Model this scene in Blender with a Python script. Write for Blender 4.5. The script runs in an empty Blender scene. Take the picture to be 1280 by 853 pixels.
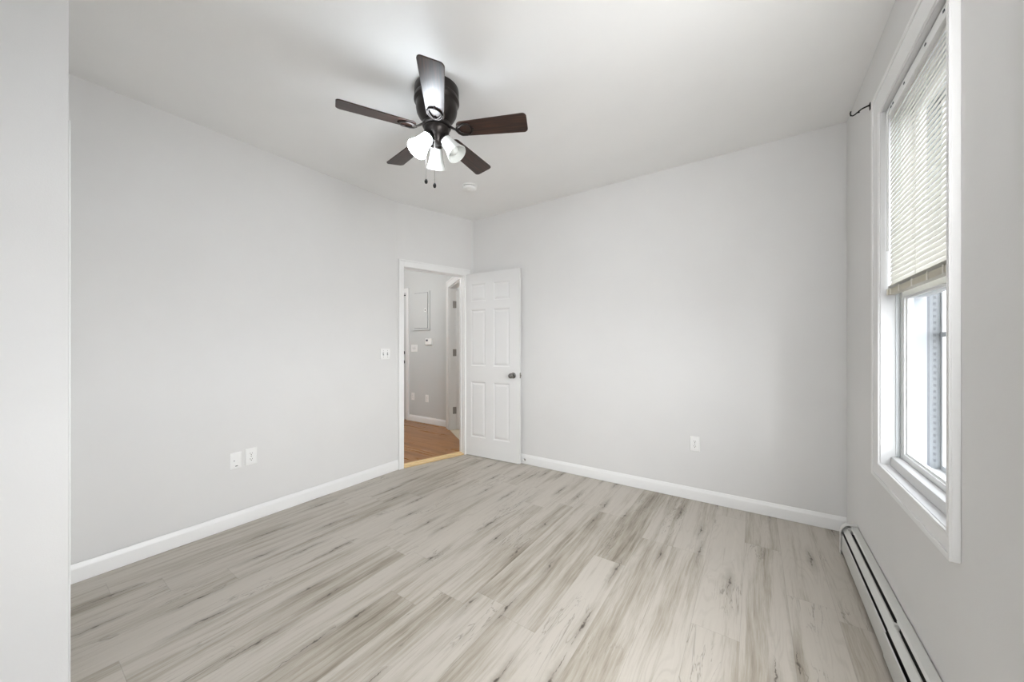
import bpy, bmesh, math, random
from mathutils import Vector, Matrix
random.seed(7)
S = bpy.context.scene
COL = S.collection
PI = math.pi

# ---------------------------------------------------------------- camera
F, HY, CAM_Z = 442.0, 432.5, 1.22
YAW = math.atan((943 - 640) / F)
cd = bpy.data.cameras.new('camera')
cam = bpy.data.objects.new('camera', cd); COL.objects.link(cam)
cd.sensor_width = 36.0
cd.lens = F / 1280 * 36.0
cd.shift_y = (HY - 426.5) / 1280
cd.clip_start = 0.03; cd.clip_end = 300
cam.location = (0, 0, CAM_Z)
cam.rotation_euler = (PI / 2, 0, YAW)
S.camera = cam

# ---------------------------------------------------------------- world, lights, exposure
S.view_settings.view_transform = 'Standard'
S.view_settings.look = 'None'
S.view_settings.gamma = 1.0
S.view_settings.use_curve_mapping = False
S.view_settings.exposure = 0.33
SKY = 7.2
W_SIDE, W_HALL, W_TILE = 57.0, 36.0, 15.0
LAMP_EMIT = 27.0
w = bpy.data.worlds.new('overcast_sky'); S.world = w; w.use_nodes = True
nt = w.node_tree; bg = nt.nodes['Background']
tc = nt.nodes.new('ShaderNodeTexCoord'); mp = nt.nodes.new('ShaderNodeMapping')
nz = nt.nodes.new('ShaderNodeTexNoise'); nz.inputs['Scale'].default_value = 2.2; nz.inputs['Detail'].default_value = 5
mp.inputs['Scale'].default_value = (1, 1, 2.5)
cr = nt.nodes.new('ShaderNodeValToRGB')
cr.color_ramp.elements[0].position = .35; cr.color_ramp.elements[0].color = (.86, .91, 1, 1)
cr.color_ramp.elements[1].position = .65; cr.color_ramp.elements[1].color = (1, 1, 1, 1)
nt.links.new(tc.outputs['Generated'], mp.inputs['Vector']); nt.links.new(mp.outputs['Vector'], nz.inputs['Vector'])
nt.links.new(nz.outputs['Fac'], cr.inputs['Fac']); nt.links.new(cr.outputs['Color'], bg.inputs['Color'])
bg.inputs['Strength'].default_value = SKY

def area(name, loc, direction, sx, sy, power, color=(1, 1, 1), portal=False):
    l = bpy.data.lights.new(name, 'AREA'); l.shape = 'RECTANGLE'; l.size = sx; l.size_y = sy
    l.energy = power; l.color = color
    if portal: l.cycles.is_portal = True
    o = bpy.data.objects.new(name, l); COL.objects.link(o); o.location = loc
    o.rotation_euler = Vector(direction).to_track_quat('-Z', 'Y').to_euler()
    return o
S.cycles.use_denoising = True
S.cycles.max_bounces = 12
S.cycles.diffuse_bounces = 8
S.cycles.transparent_max_bounces = 24
S.cycles.sample_clamp_indirect = 6
S.cycles.caustics_reflective = False
S.cycles.caustics_refractive = False

# ---------------------------------------------------------------- geometry of the room
def zc(x, y):                       # ceiling, very slightly out of level
    return 2.6462 + .0111 * x + .0106 * y
LX0 = -2.885
K = Vector((-2.905, 2.222)); LB = Vector((-2.655, 3.083)); RB = Vector((.498, 3.141))
AR = math.radians(.5)
TR = Vector((math.sin(AR), math.cos(AR))); NR = Vector((math.cos(AR), -math.sin(AR)))   # along / outward of right wall
RW = lambda dy, dx=0.0: RB + TR * dy + NR * dx
XC, YC = -1.99, .1440                # corner of the closet bump
YREAR = -3.00

# ---------------------------------------------------------------- helpers
def unit(v): v = Vector(v); return v.normalized()
class MB:
    def __init__(s): s.bm = bmesh.new()
    def poly(s, pts, faces):
        vs = [s.bm.verts.new(p) for p in pts]
        for f in faces: s.bm.faces.new([vs[i] for i in f])
        return s
    def box(s, x0, x1, y0, y1, z0, z1):
        p = [(x0,y0,z0),(x1,y0,z0),(x1,y1,z0),(x0,y1,z0),(x0,y0,z1),(x1,y0,z1),(x1,y1,z1),(x0,y1,z1)]
        return s.poly(p, [(0,3,2,1),(4,5,6,7),(0,1,5,4),(1,2,6,5),(2,3,7,6),(3,0,4,7)])
    def quad(s, c, z0, z1):          # plan quad c, z1 None: up to the ceiling
        top = [(p[0], p[1], zc(*p[:2]) if z1 is None else z1) for p in c]
        p = [(q[0], q[1], z0) for q in c] + top
        n = len(c)
        fs = [tuple(reversed(range(n))), tuple(range(n, 2*n))] + [(i, (i+1) % n, n+(i+1) % n, n+i) for i in range(n)]
        return s.poly(p, fs)
    def obox(s, A, u, s0, s1, n, n0, n1, z0, z1):
        A, u, n = Vector(A[:2]), Vector(u), Vector(n)
        c = [A+u*s0+n*n0, A+u*s1+n*n0, A+u*s1+n*n1, A+u*s0+n*n1]
        return s.quad([tuple(q) for q in c], z0, z1)
    def prof(s, pr, a, b, n, m0=0., m1=0.):   # profile (out, z) swept from a to b, n outward; m: mitre per unit out
        a, b, n = Vector(a[:2]), Vector(b[:2]), Vector(n); u = (b-a).normalized(); k = len(pr)
        pts = []
        for base, m in ((a, m0), (b, -m1)):
            for o, z in pr:
                q = base + n*o + u*(m*o); pts.append((q.x, q.y, z))
        fs = [tuple(range(k)), tuple(reversed(range(k, 2*k)))] + [(i, k+i, k+(i+1) % k, (i+1) % k) for i in range(k)]
        return s.poly(pts, fs)
    def lathe(s, pr, n=40, M=None, closed=False):
        M = M or Matrix()
        rings = []
        for r, z in pr:
            if r < 1e-6: rings.append([s.bm.verts.new(M @ Vector((0, 0, z)))])
            else: rings.append([s.bm.verts.new(M @ Vector((r*math.cos(2*PI*i/n), r*math.sin(2*PI*i/n), z))) for i in range(n)])
        pairs = list(zip(rings, rings[1:])) + ([(rings[-1], rings[0])] if closed else [])
        for a, b in pairs:
            for i in range(n):
                j = (i+1) % n
                if len(a) == 1 and len(b) == 1: continue
                if len(a) == 1: s.bm.faces.new((a[0], b[i], b[j]))
                elif len(b) == 1: s.bm.faces.new((a[i], b[0], a[j]))
                else: s.bm.faces.new((a[i], b[i], b[j], a[j]))
        return s
    def tube(s, pts, r, n=10, closed=False, sy=1.0):
        pts = [Vector(p) for p in pts]; L = len(pts); rings = []
        rr = r if isinstance(r, (list, tuple)) else [r]*L
        up = None
        for i, p in enumerate(pts):
            if closed: t = pts[(i+1) % L]-pts[i-1]
            else: t = pts[min(i+1, L-1)]-pts[max(i-1, 0)]
            t.normalize()
            if up is None:
                up = Vector((0,0,1)) if abs(t.z) < .9 else Vector((1,0,0))
            e = t.cross(up).normalized(); f = e.cross(t).normalized(); up = f
            rings.append([s.bm.verts.new(p + e*rr[i]*math.cos(2*PI*k/n) + f*rr[i]*sy*math.sin(2*PI*k/n)) for k in range(n)])
        pr = list(zip(rings, rings[1:])) + ([(rings[-1], rings[0])] if closed else [])
        for a, b in pr:
            for k in range(n): s.bm.faces.new((a[k], a[(k+1) % n], b[(k+1) % n], b[k]))
        if not closed:
            s.bm.faces.new(rings[0][::-1]); s.bm.faces.new(rings[-1])
        return s
    def frustum(s, f0, f1):          # two loops of equal length joined, capped
        k = len(f0)
        fs = [tuple(reversed(range(k))), tuple(range(k, 2*k))] + [(i, (i+1) % k, k+(i+1) % k, k+i) for i in range(k)]
        return s.poly(list(f0)+list(f1), fs)
    def build(s, name, mat, parent=None, loc=None, rot=None, smooth=None, bevel=0, seg=2):
        bmesh.ops.recalc_face_normals(s.bm, faces=s.bm.faces[:])
        me = bpy.data.meshes.new(name); s.bm.to_mesh(me); s.bm.free()
        if smooth is not None:
            me.shade_smooth()
            if hasattr(me, 'set_sharp_from_angle'): me.set_sharp_from_angle(angle=math.radians(smooth))
        o = bpy.data.objects.new(name, me); COL.objects.link(o); me.materials.append(mat)
        if parent: o.parent = parent
        if loc is not None: o.location = loc
        if rot is not None: o.rotation_euler = rot
        if bevel:
            b = o.modifiers.new('bevel', 'BEVEL'); b.width = bevel; b.segments = seg; b.limit_method = 'ANGLE'
            b.angle_limit = math.radians(40)
            me.shade_smooth(); me.set_sharp_from_angle(angle=math.radians(50))
        return o
def empty(name, loc, rz=0.):
    o = bpy.data.objects.new(name, None); COL.objects.link(o); o.location = loc; o.rotation_euler = (0, 0, rz)
    o.empty_display_size = .1; return o
def tag(o, label, cat, group=None):
    o['label'] = label; o['category'] = cat
    if group: o['group'] = group
    return o
def struct(o): o['kind'] = 'structure'; return o
def copy_tree(o, parent=None):
    c = o.copy(); COL.objects.link(c); c.parent = parent
    for ch in list(o.children): copy_tree(ch, c)
    return c

# ---------------------------------------------------------------- materials
def mat(name, col, rough=.5, metal=0., spec=.5, bump=0., bscale=200., var=0., emis=None, estr=0., trans=0., coat=0.):
    m = bpy.data.materials.new(name); m.use_nodes = True
    t = m.node_tree; b = t.nodes['Principled BSDF']
    b.inputs['Base Color'].default_value = (*col, 1); b.inputs['Roughness'].default_value = rough
    b.inputs['Metallic'].default_value = metal; b.inputs['Specular IOR Level'].default_value = spec
    b.inputs['Coat Weight'].default_value = coat
    c = t.nodes.new('ShaderNodeTexCoord')
    if var:
        n = t.nodes.new('ShaderNodeTexNoise'); n.inputs['Scale'].default_value = 3.; n.inputs['Detail'].default_value = 4
        r = t.nodes.new('ShaderNodeValToRGB')
        r.color_ramp.elements[0].position = .3; r.color_ramp.elements[1].position = .7
        r.color_ramp.elements[0].color = (*[x*(1-var) for x in col], 1); r.color_ramp.elements[1].color = (*[min(1, x*(1+var)) for x in col], 1)
        t.links.new(c.outputs['Object'], n.inputs['Vector']); t.links.new(n.outputs['Fac'], r.inputs['Fac'])
        t.links.new(r.outputs['Color'], b.inputs['Base Color'])
    if bump:
        n = t.nodes.new('ShaderNodeTexNoise'); n.inputs['Scale'].default_value = bscale; n.inputs['Detail'].default_value = 3
        u = t.nodes.new('ShaderNodeBump'); u.inputs['Strength'].default_value = bump; u.inputs['Distance'].default_value = .002
        t.links.new(c.outputs['Object'], n.inputs['Vector']); t.links.new(n.outputs['Fac'], u.inputs['Height'])
        t.links.new(u.outputs['Normal'], b.inputs['Normal'])
    if emis:
        b.inputs['Emission Color'].default_value = (*emis, 1); b.inputs['Emission Strength'].default_value = estr
    return m
M_wall = mat('wall_paint', (.715, .71, .702), .75, spec=.25, bump=.12, bscale=260, var=.012)
M_ceil = mat('ceiling_paint', (.84, .838, .830), .85, spec=.2, bump=.1, bscale=180, var=.012)
M_trim = mat('trim_paint', (.81, .81, .805), .38, spec=.5, bump=.03, bscale=60)
M_door = mat('door_paint', (.75, .75, .745), .38, spec=.5, bump=.05, bscale=120)
M_plate = mat('white_plastic', (.84, .84, .83), .3, bump=.02, bscale=80)
M_dark = mat('dark_slot', (.02, .02, .02), .6, bump=.02)
M_vinyl = mat('white_vinyl', (.86, .87, .87), .35, bump=.02, bscale=50)
M_liner = mat('pale_track', (.60, .63, .64), .45, bump=.03, bscale=70)
M_mid = mat('jamb_liner_grey', (.40, .43, .46), .5, bump=.02, bscale=50)
M_reveal = mat('reveal_paint', (.66, .66, .66), .5, bump=.02, bscale=50)
M_outer = mat('outer_jamb_grey', (.20, .22, .235), .5, bump=.03, bscale=70)
M_gray = mat('gray_track', (.085, .095, .115), .45, bump=.03, bscale=70)
M_storm = mat('aluminium_storm_frame', (.62, .63, .64), .4, metal=.3, bump=.03, bscale=90)
M_stormrail = mat('dull_aluminium_rail', (.30, .30, .31), .45, metal=.4, bump=.03, bscale=90)
M_heater = mat('heater_enamel', (.60, .60, .575), .42, bump=.05, bscale=90, var=.02)
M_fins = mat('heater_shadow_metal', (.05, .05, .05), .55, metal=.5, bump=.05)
M_bronze = mat('oil_rubbed_bronze', (.035, .030, .028), .33, metal=.75, bump=.06, bscale=40, var=.25)
M_black = mat('black_iron', (.012, .011, .011), .4, metal=.6, bump=.02)
M_nickel = mat('satin_nickel', (.24, .235, .225), .25, metal=1., bump=.02)
M_hinge = mat('hinge_steel', (.30, .28, .26), .35, metal=.9, bump=.02)
M_shade = mat('frosted_glass_unlit', (.78, .80, .78), .25, bump=.03, bscale=60, coat=.3)
M_lit = mat('frosted_glass_lit', (.9, .92, .95), .3, bump=.03, bscale=60, emis=(.86, .93, 1.0), estr=LAMP_EMIT)
M_rail = mat('blind_rail_beige', (.52, .48, .38), .45, bump=.02)
M_railclip = mat('blind_clip_cream', (.74, .71, .64), .4, bump=.02)
M_thresh = mat('pine_threshold', (.68, .50, .27), .5, bump=.1, bscale=30, var=.12)
M_tile = mat('beige_tile', (.62, .55, .43), .4, bump=.05, var=.06)
M_hallwall = mat('hall_paint', (.60, .615, .61), .7, spec=.25, bump=.1, bscale=260, var=.012)

def glass_mat():
    m = bpy.data.materials.new('window_glass'); m.use_nodes = True; t = m.node_tree
    t.nodes.remove(t.nodes['Principled BSDF']); out = t.nodes['Material Output']
    tr = t.nodes.new('ShaderNodeBsdfTransparent'); gl = t.nodes.new('ShaderNodeBsdfGlossy'); gl.inputs['Roughness'].default_value = .01
    tr.inputs['Color'].default_value = (.98, .985, .985, 1)
    lw = t.nodes.new('ShaderNodeLayerWeight'); lw.inputs['Blend'].default_value = .5
    pw = t.nodes.new('ShaderNodeMath'); pw.operation = 'POWER'; pw.inputs[1].default_value = 5.
    fr = t.nodes.new('ShaderNodeMath'); fr.operation = 'MULTIPLY_ADD'; fr.inputs[1].default_value = .55; fr.inputs[2].default_value = .03
    t.links.new(lw.outputs['Facing'], pw.inputs[0]); t.links.new(pw.outputs[0], fr.inputs[0])
    mx = t.nodes.new('ShaderNodeMixShader')
    t.links.new(fr.outputs[0], mx.inputs[0]); t.links.new(tr.outputs[0], mx.inputs[1]); t.links.new(gl.outputs[0], mx.inputs[2])
    t.links.new(mx.outputs[0], out.inputs['Surface']); return m
M_glass = glass_mat()
def slat_mat():
    m = bpy.data.materials.new('translucent_blind_slat'); m.use_nodes = True; t = m.node_tree
    b = t.nodes['Principled BSDF']; out = t.nodes['Material Output']
    b.inputs['Base Color'].default_value = (.86, .85, .82, 1); b.inputs['Roughness'].default_value = .4
    c = t.nodes.new('ShaderNodeTexCoord'); n = t.nodes.new('ShaderNodeTexNoise'); n.inputs['Scale'].default_value = 90
    u = t.nodes.new('ShaderNodeBump'); u.inputs['Strength'].default_value = .03; u.inputs['Distance'].default_value = .002
    t.links.new(c.outputs['Object'], n.inputs['Vector']); t.links.new(n.outputs['Fac'], u.inputs['Height']); t.links.new(u.outputs['Normal'], b.inputs['Normal'])
    tl = t.nodes.new('ShaderNodeBsdfTranslucent'); tl.inputs['Color'].default_value = (.72, .71, .665, 1)
    mx = t.nodes.new('ShaderNodeMixShader'); mx.inputs[0].default_value = .46
    t.links.new(b.outputs[0], mx.inputs[1]); t.links.new(tl.outputs[0], mx.inputs[2]); t.links.new(mx.outputs[0], out.inputs['Surface'])
    return m
M_slat = slat_mat()

class NT:                                   # tiny node-building helper
    def __init__(s, m): s.t = m.node_tree
    def n(s, kind, **kw):
        x = s.t.nodes.new(kind)
        for k, v in kw.items(): setattr(x, k, v)
        return x
    def set(s, sock, v):
        if isinstance(v, bpy.types.NodeSocket): s.t.links.new(v, sock)
        elif v is not None: sock.default_value = v
    def math(s, op, a, b=None, c=None, clamp=False):
        x = s.n('ShaderNodeMath', operation=op); x.use_clamp = clamp
        for i, v in enumerate((a, b, c)): s.set(x.inputs[i], v)
        return x.outputs[0]
    def xyz(s, x, y, z):
        c = s.n('ShaderNodeCombineXYZ')
        for i, v in enumerate((x, y, z)): s.set(c.inputs[i], v)
        return c.outputs[0]
    def noise(s, vec, scale=1., detail=3., rough=.5, dist=0.):
        x = s.n('ShaderNodeTexNoise'); s.set(x.inputs['Vector'], vec)
        x.inputs['Scale'].default_value = scale; x.inputs['Detail'].default_value = detail
        x.inputs['Roughness'].default_value = rough; x.inputs['Distortion'].default_value = dist
        return x.outputs['Fac']
    def ramp(s, f, stops):
        x = s.n('ShaderNodeValToRGB'); s.set(x.inputs[0], f); e = x.color_ramp.elements
        while len(e) < len(stops): e.new(.5)
        for i, (p, c) in enumerate(stops): e[i].position = p; e[i].color = (*c, 1) if len(c) == 3 else c
        return x.outputs['Color']
    def mapr(s, v, a, b, c=0., d=1.):
        x = s.n('ShaderNodeMapRange'); x.clamp = True
        for i, q in enumerate((v, a, b, c, d)): s.set(x.inputs[i], q)
        return x.outputs[0]
    def mix(s, f, a, b, mode='MIX'):
        x = s.n('ShaderNodeMix', data_type='RGBA', blend_type=mode); s.set(x.inputs[0], f)
        s.set(x.inputs[6], (*a, 1) if isinstance(a, tuple) else a); s.set(x.inputs[7], (*b, 1) if isinstance(b, tuple) else b)
        return x.outputs[2]

def plank_mat(name, PW, PL, light, mid, dark, knot, along='y', tone=.5, rough=.42, crackamt=1.):
    m = bpy.data.materials.new(name); m.use_nodes = True; k = NT(m); b = k.t.nodes['Principled BSDF']
    tcn = k.n('ShaderNodeTexCoord'); sp = k.n('ShaderNodeSeparateXYZ'); k.t.links.new(tcn.outputs['Object'], sp.inputs[0])
    X, Y = (sp.outputs[0], sp.outputs[1]) if along == 'y' else (sp.outputs[1], sp.outputs[0])
    rowf = k.math('DIVIDE', k.math('ADD', X, 20.03), PW); row = k.math('FLOOR', rowf); rx = k.math('FRACT', rowf)
    wn = k.n('ShaderNodeTexWhiteNoise', noise_dimensions='1D'); k.set(wn.inputs['W'], row)
    vf = k.math('ADD', k.math('DIVIDE', k.math('ADD', Y, 20.), PL), k.math('MULTIPLY', wn.outputs['Value'], 7.)); colm = k.math('FLOOR', vf); fy = k.math('FRACT', vf)
    w2 = k.n('ShaderNodeTexWhiteNoise', noise_dimensions='2D'); k.set(w2.inputs['Vector'], k.xyz(row, colm, 0.))
    rid = w2.outputs['Value']; ro = k.math('MULTIPLY', rid, 37.)
    sc = k.n('ShaderNodeSeparateColor'); k.t.links.new(w2.outputs['Color'], sc.inputs[0]); rid2 = sc.outputs[1]
    # broad streaks, following the board
    wob = k.math('MULTIPLY', k.noise(k.xyz(k.math('MULTIPLY', X, 3.), k.math('MULTIPLY', Y, 1.6), ro), 1., 3., .5), .055)
    XW = k.math('ADD', X, wob)
    streak = k.noise(k.xyz(k.math('MULTIPLY', XW, 17.), k.math('MULTIPLY', Y, .75), ro), 1., 6., .62, .25)
    mids = k.noise(k.xyz(k.math('MULTIPLY', XW, 62.), k.math('MULTIPLY', Y, 2.4), ro), 1., 5., .65, .2)
    fine = k.noise(k.xyz(k.math('MULTIPLY', X, 210.), k.math('MULTIPLY', Y, 9.), ro), 1., 4., .7)
    blot = k.noise(k.xyz(k.math('MULTIPLY', X, 5.), k.math('MULTIPLY', Y, 1.7), k.math('ADD', ro, 5.)), 1., 4., .55, .3)
    # growth rings: contours of a smooth stretched field
    field = k.noise(k.xyz(k.math('MULTIPLY', X, 7.), k.math('MULTIPLY', Y, .75), k.math('ADD', ro, 11.)), 1., 2., .45, .2)
    ring = k.math('SINE', k.math('MULTIPLY', field, 150.)); ring = k.mapr(ring, .2, 1.)
    ringmask = k.mapr(blot, .50, .66)
    v = k.math('ADD', k.math('MULTIPLY', streak, .50), k.math('ADD', k.math('MULTIPLY', blot, .20), k.math('ADD', k.math('MULTIPLY', mids, .24), k.math('MULTIPLY', fine, .16))))
    v = k.math('ADD', v, k.math('MULTIPLY', k.math('SUBTRACT', rid2, .5), tone*.20))
    colr = k.ramp(v, [(.37, dark), (.475, mid), (.575, light), (.74, tuple(min(1, c*1.07) for c in light))])
    colr = k.mix(k.math('MULTIPLY', k.math('MULTIPLY', ring, ringmask), .13), colr, dark)
    # cracks: thin elongated dark marks; knots: small spots inside them
    cf = k.noise(k.xyz(k.math('MULTIPLY', X, 16.), k.math('MULTIPLY', Y, 1.9), k.math('ADD', ro, 21.)), 1., 4., .6, 1.1)
    cm = k.noise(k.xyz(k.math('MULTIPLY', X, 3.2), k.math('MULTIPLY', Y, 1.3), k.math('ADD', ro, 31.)), 1., 2., .5)
    line = k.mapr(k.math('ABSOLUTE', k.math('SUBTRACT', cf, .5)), .0, .016, 1., 0.)
    crack = k.math('MULTIPLY', line, k.mapr(cm, .54, .62))
    # knots with long tapering cracks, one possible per cell of a jittered grid
    CU, CV = 5.6, 2.4
    vo = k.n('ShaderNodeTexVoronoi', feature='F1', voronoi_dimensions='2D'); vo.inputs['Scale'].default_value = 1.; vo.inputs['Randomness'].default_value = .85
    u_, v_ = k.math('MULTIPLY', X, CU), k.math('MULTIPLY', Y, CV)
    k.set(vo.inputs['Vector'], k.xyz(u_, v_, 0.))
    vp = k.n('ShaderNodeSeparateXYZ'); k.t.links.new(vo.outputs['Position'], vp.inputs[0])
    vs = k.n('ShaderNodeSeparateColor'); k.t.links.new(vo.outputs['Color'], vs.inputs[0])
    lx = k.math('DIVIDE', k.math('SUBTRACT', u_, vp.outputs[0]), CU); ly = k.math('DIVIDE', k.math('SUBTRACT', v_, vp.outputs[1]), CV)
    wv = k.noise(k.xyz(k.math('MULTIPLY', X, 8.), k.math('MULTIPLY', Y, 13.), 3.), 1., 4., .6)
    lxw = k.math('ADD', lx, k.math('MULTIPLY', k.math('SUBTRACT', wv, .5), .045))
    gate = k.mapr(vs.outputs[0], .38, .40)
    CL = k.math('MULTIPLY_ADD', vs.outputs[1], .15, .05)
    tp = k.math('SUBTRACT', 1., k.math('DIVIDE', k.math('ABSOLUTE', ly), CL), clamp=True)
    wid = k.math('MULTIPLY_ADD', tp, k.math('MULTIPLY_ADD', vs.outputs[2], .0035, .0015), .0001)
    cl = k.mapr(k.math('DIVIDE', k.math('ABSOLUTE', lxw), wid), .5, 1.5, 1., 0.)
    cl = k.math('MULTIPLY', k.math('MULTIPLY', cl, k.mapr(tp, 0., .25)), gate)
    brk = k.noise(k.xyz(k.math('MULTIPLY', X, 40.), k.math('MULTIPLY', Y, 22.), 9.), 1., 3., .6)
    cl = k.math('MULTIPLY', cl, k.mapr(brk, .38, .55))
    def ell(rx_, ry_, a, b): 
        p1 = k.math('POWER', k.math('DIVIDE', lxw, rx_), 2.); p2 = k.math('POWER', k.math('DIVIDE', ly, ry_), 2.)
        return k.mapr(k.math('SQRT', k.math('ADD', p1, p2)), a, b, 1., 0.)
    kn = k.math('MULTIPLY', ell(.0075, .013, .4, 1.2), gate)
    halo = k.math('MULTIPLY', k.math('MULTIPLY', ell(.030, .20, .1, 1.), gate), k.mapr(mids, .35, .6, .5, 1.))
    colr = k.mix(k.math('MULTIPLY', halo, .55*crackamt), colr, dark)
    colr = k.mix(k.math('MULTIPLY', crack, .50*crackamt), colr, knot)
    colr = k.mix(k.math('MULTIPLY', cl, .80*crackamt), colr, knot)
    colr = k.mix(k.math('MULTIPLY', kn, .70*crackamt), colr, knot)
    # joints
    e1 = k.math('MINIMUM', rx, k.math('SUBTRACT', 1., rx)); e1 = k.mapr(k.math('MULTIPLY', e1, PW), .0004, .0016, 1., 0.)
    e2 = k.math('MINIMUM', fy, k.math('SUBTRACT', 1., fy)); e2 = k.mapr(k.math('MULTIPLY', e2, PL), .0004, .0018, 1., 0.)
    jt = k.math('MAXIMUM', e1, e2)
    colr = k.mix(k.math('MULTIPLY', jt, .20), colr, knot)
    k.set(b.inputs['Base Color'], colr)
    k.set(b.inputs['Roughness'], k.mapr(v, .3, .7, rough+.08, rough-.05)); b.inputs['Specular IOR Level'].default_value = .5
    bu = k.n('ShaderNodeBump'); bu.inputs['Strength'].default_value = .25; bu.inputs['Distance'].default_value = .0012
    k.set(bu.inputs['Height'], k.math('SUBTRACT', k.math('MULTIPLY', fine, .5), k.math('MULTIPLY', jt, 1.2)))
    k.t.links.new(bu.outputs['Normal'], b.inputs['Normal'])
    return m
M_floor = plank_mat('grey_oak_plank', .18, 1.22, (.46, .424, .374), (.335, .299, .246), (.16, .134, .099), (.055, .042, .030), rough=.38)
M_hall = plank_mat('brown_wood_floor', .082, .9, (.33, .148, .040), (.24, .100, .025), (.13, .052, .014), (.06, .025, .01), along='x', rough=.3, crackamt=.3)
def blade_mat():
    m = bpy.data.materials.new('dark_walnut_blade'); m.use_nodes = True; k = NT(m); b = k.t.nodes['Principled BSDF']
    tcn = k.n('ShaderNodeTexCoord'); sp = k.n('ShaderNodeSeparateXYZ'); k.t.links.new(tcn.outputs['Object'], sp.inputs[0])
    g = k.noise(k.xyz(k.math('MULTIPLY', sp.outputs[0], 5.), k.math('MULTIPLY', sp.outputs[1], 90.), 0.), 1., 4., .6, .4)
    k.set(b.inputs['Base Color'], k.ramp(g, [(.32, (.010, .005, .004)), (.52, (.032, .014, .009)), (.7, (.062, .026, .015))]))
    b.inputs['Roughness'].default_value = .34; b.inputs['Specular IOR Level'].default_value = .55
    return m
M_blade = blade_mat()

# ================================================================= STRUCTURE
T = .11
# floor
fl = MB()
fl.quad([(LX0-.03, YREAR-.2), (.75, YREAR-.2), (RW(.12, .3).x, 3.25), (LB.x-.01, LB.y+.12), (LB.x-.03, LB.y-.01), (K.x-.03, K.y), (LX0-.05, K.y-.02)], -.06, 0)
struct(fl.build('floor', M_floor))
# ceiling slab (top and bottom follow the slope)
def slab(c, off, th):
    p = [(x, y, zc(x, y)+off) for x, y in c] + [(x, y, zc(x, y)+off+th) for x, y in c]; n = len(c)
    return MB().poly(p, [tuple(range(n)), tuple(reversed(range(n, 2*n)))] + [(i, n+i, n+(i+1) % n, (i+1) % n) for i in range(n)])
struct(slab([(LX0-.06, YREAR-.12), (.85, YREAR-.12), (.75, 3.3), (-2.75, 3.3), (-2.99, 2.3)], 0, .12).build('ceiling', M_ceil))
# left wall: from closet corner to the kink
uL = (K-Vector((LX0, YC-.4))).normalized(); nL = Vector((-uL.y, uL.x))   # outward (-x)
if nL.x > 0: nL = -nL
lw = MB(); lw.quad([(LX0, YREAR), tuple(K), tuple(K+nL*T), (LX0-T, YREAR)], 0, None)
struct(lw.build('wall_left', M_wall))
# door wall
uD = (LB-K).normalized(); nD = Vector((-uD.y, uD.x)); LD = (LB-K).length      # nD points outward (to the hall)
O0, O1, OZ = .074, .776, 2.006
TD = .08
dw = MB()
dw.obox(K, uD, 0, O0-.012, nD, 0, TD, 0, None)
dw.obox(K, uD, O1+.012, LD, nD, 0, TD, 0, None)
dw.obox(K, uD, O0-.012, O1+.012, nD, 0, TD, OZ+.012, None)
struct(dw.build('wall_doorway', M_wall))
# back wall
uB = (RB-LB).normalized(); nB = Vector((-uB.y, uB.x)); LBW = (RB-LB).length
bw = MB(); bw.obox(LB, uB, 0, LBW+.25, nB, 0, T, 0, None)
struct(bw.build('wall_back', M_wall))
# right wall with the window opening and another added for light (dy measured from the far corner, negative toward the camera)
WY0, WY1, WZ0, WZ1 = -1.571, -.846, .678, 2.291
TW = .22
rw = MB()
def rbox(m, dy0, dy1, z0, z1, d0=0., d1=TW):
    return m.quad([tuple(RW(dy0, d0)), tuple(RW(dy1, d0)), tuple(RW(dy1, d1)), tuple(RW(dy0, d1))], z0, z1)
rbox(rw, WY1, 0, 0, None); rbox(rw, WY0, WY1, 0, WZ0); rbox(rw, WY0, WY1, WZ1, None)
W3Y0, W3Y1 = -2.90, -2.02          # unseen window added beside the camera to light the left wall
rbox(rw, W3Y1, WY0, 0, None); rbox(rw, W3Y0, W3Y1, 0, WZ0); rbox(rw, W3Y0, W3Y1, WZ1, None)
rbox(rw, -6.2, W3Y0, 0, None)
struct(rw.build('wall_right', M_wall))
# closet bump
cb = MB(); cb.box(XC-.10, XC, YREAR, YC, 0, 2.0).bm.clear()
CO0, CO1, CZ = LX0+.06, XC-.085, 1.95     # opening on the +y face
cb.quad([(XC-.1, YREAR), (XC, YREAR), (XC, YC), (XC-.1, YC)], 0, None)
cb.quad([(LX0, YC-.1), (CO0, YC-.1), (CO0, YC), (LX0, YC)], 0, None)
cb.quad([(CO0, YC-.1), (XC-.1, YC-.1), (XC-.1, YC), (CO0, YC)], CZ, None)
struct(cb.build('wall_closet', M_wall))
# rear wall with an opening added to let light in
RX0, RX1 = -1.60, -.70
re = MB()
re.quad([(XC-.1, YREAR-T), (RX0, YREAR-T), (RX0, YREAR), (XC-.1, YREAR)], 0, None)
re.quad([(RX1, YREAR-T), (.443, YREAR-T), (.443, YREAR), (RX1, YREAR)], 0, None)
re.quad([(RX0, YREAR-T), (RX1, YREAR-T), (RX1, YREAR), (RX0, YREAR)], 0, .678)
re.quad([(RX0, YREAR-T), (RX1, YREAR-T), (RX1, YREAR), (RX0, YREAR)], 2.29, None)
re.quad([(LX0-.1, YREAR-T), (XC-.1, YREAR-T), (XC-.1, YREAR), (LX0-.1, YREAR)], 0, None)
struct(re.build('wall_rear', M_wall))

# baseboards
BP = [(0, .002), (.013, .002), (.013, .070), (.0115, .076), (.008, .083), (.0055, .090), (.003, .096), (0, .097)]
struct(MB().prof(BP, (LX0, YC+.004), tuple(K+uD*.018), (1, 0)).build('baseboard_left', M_trim, smooth=35))
nBi = -nB
struct(MB().prof(BP, LB+uB*.02, RB-uB*.001, nBi).build('baseboard_back', M_trim, smooth=35))

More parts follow.
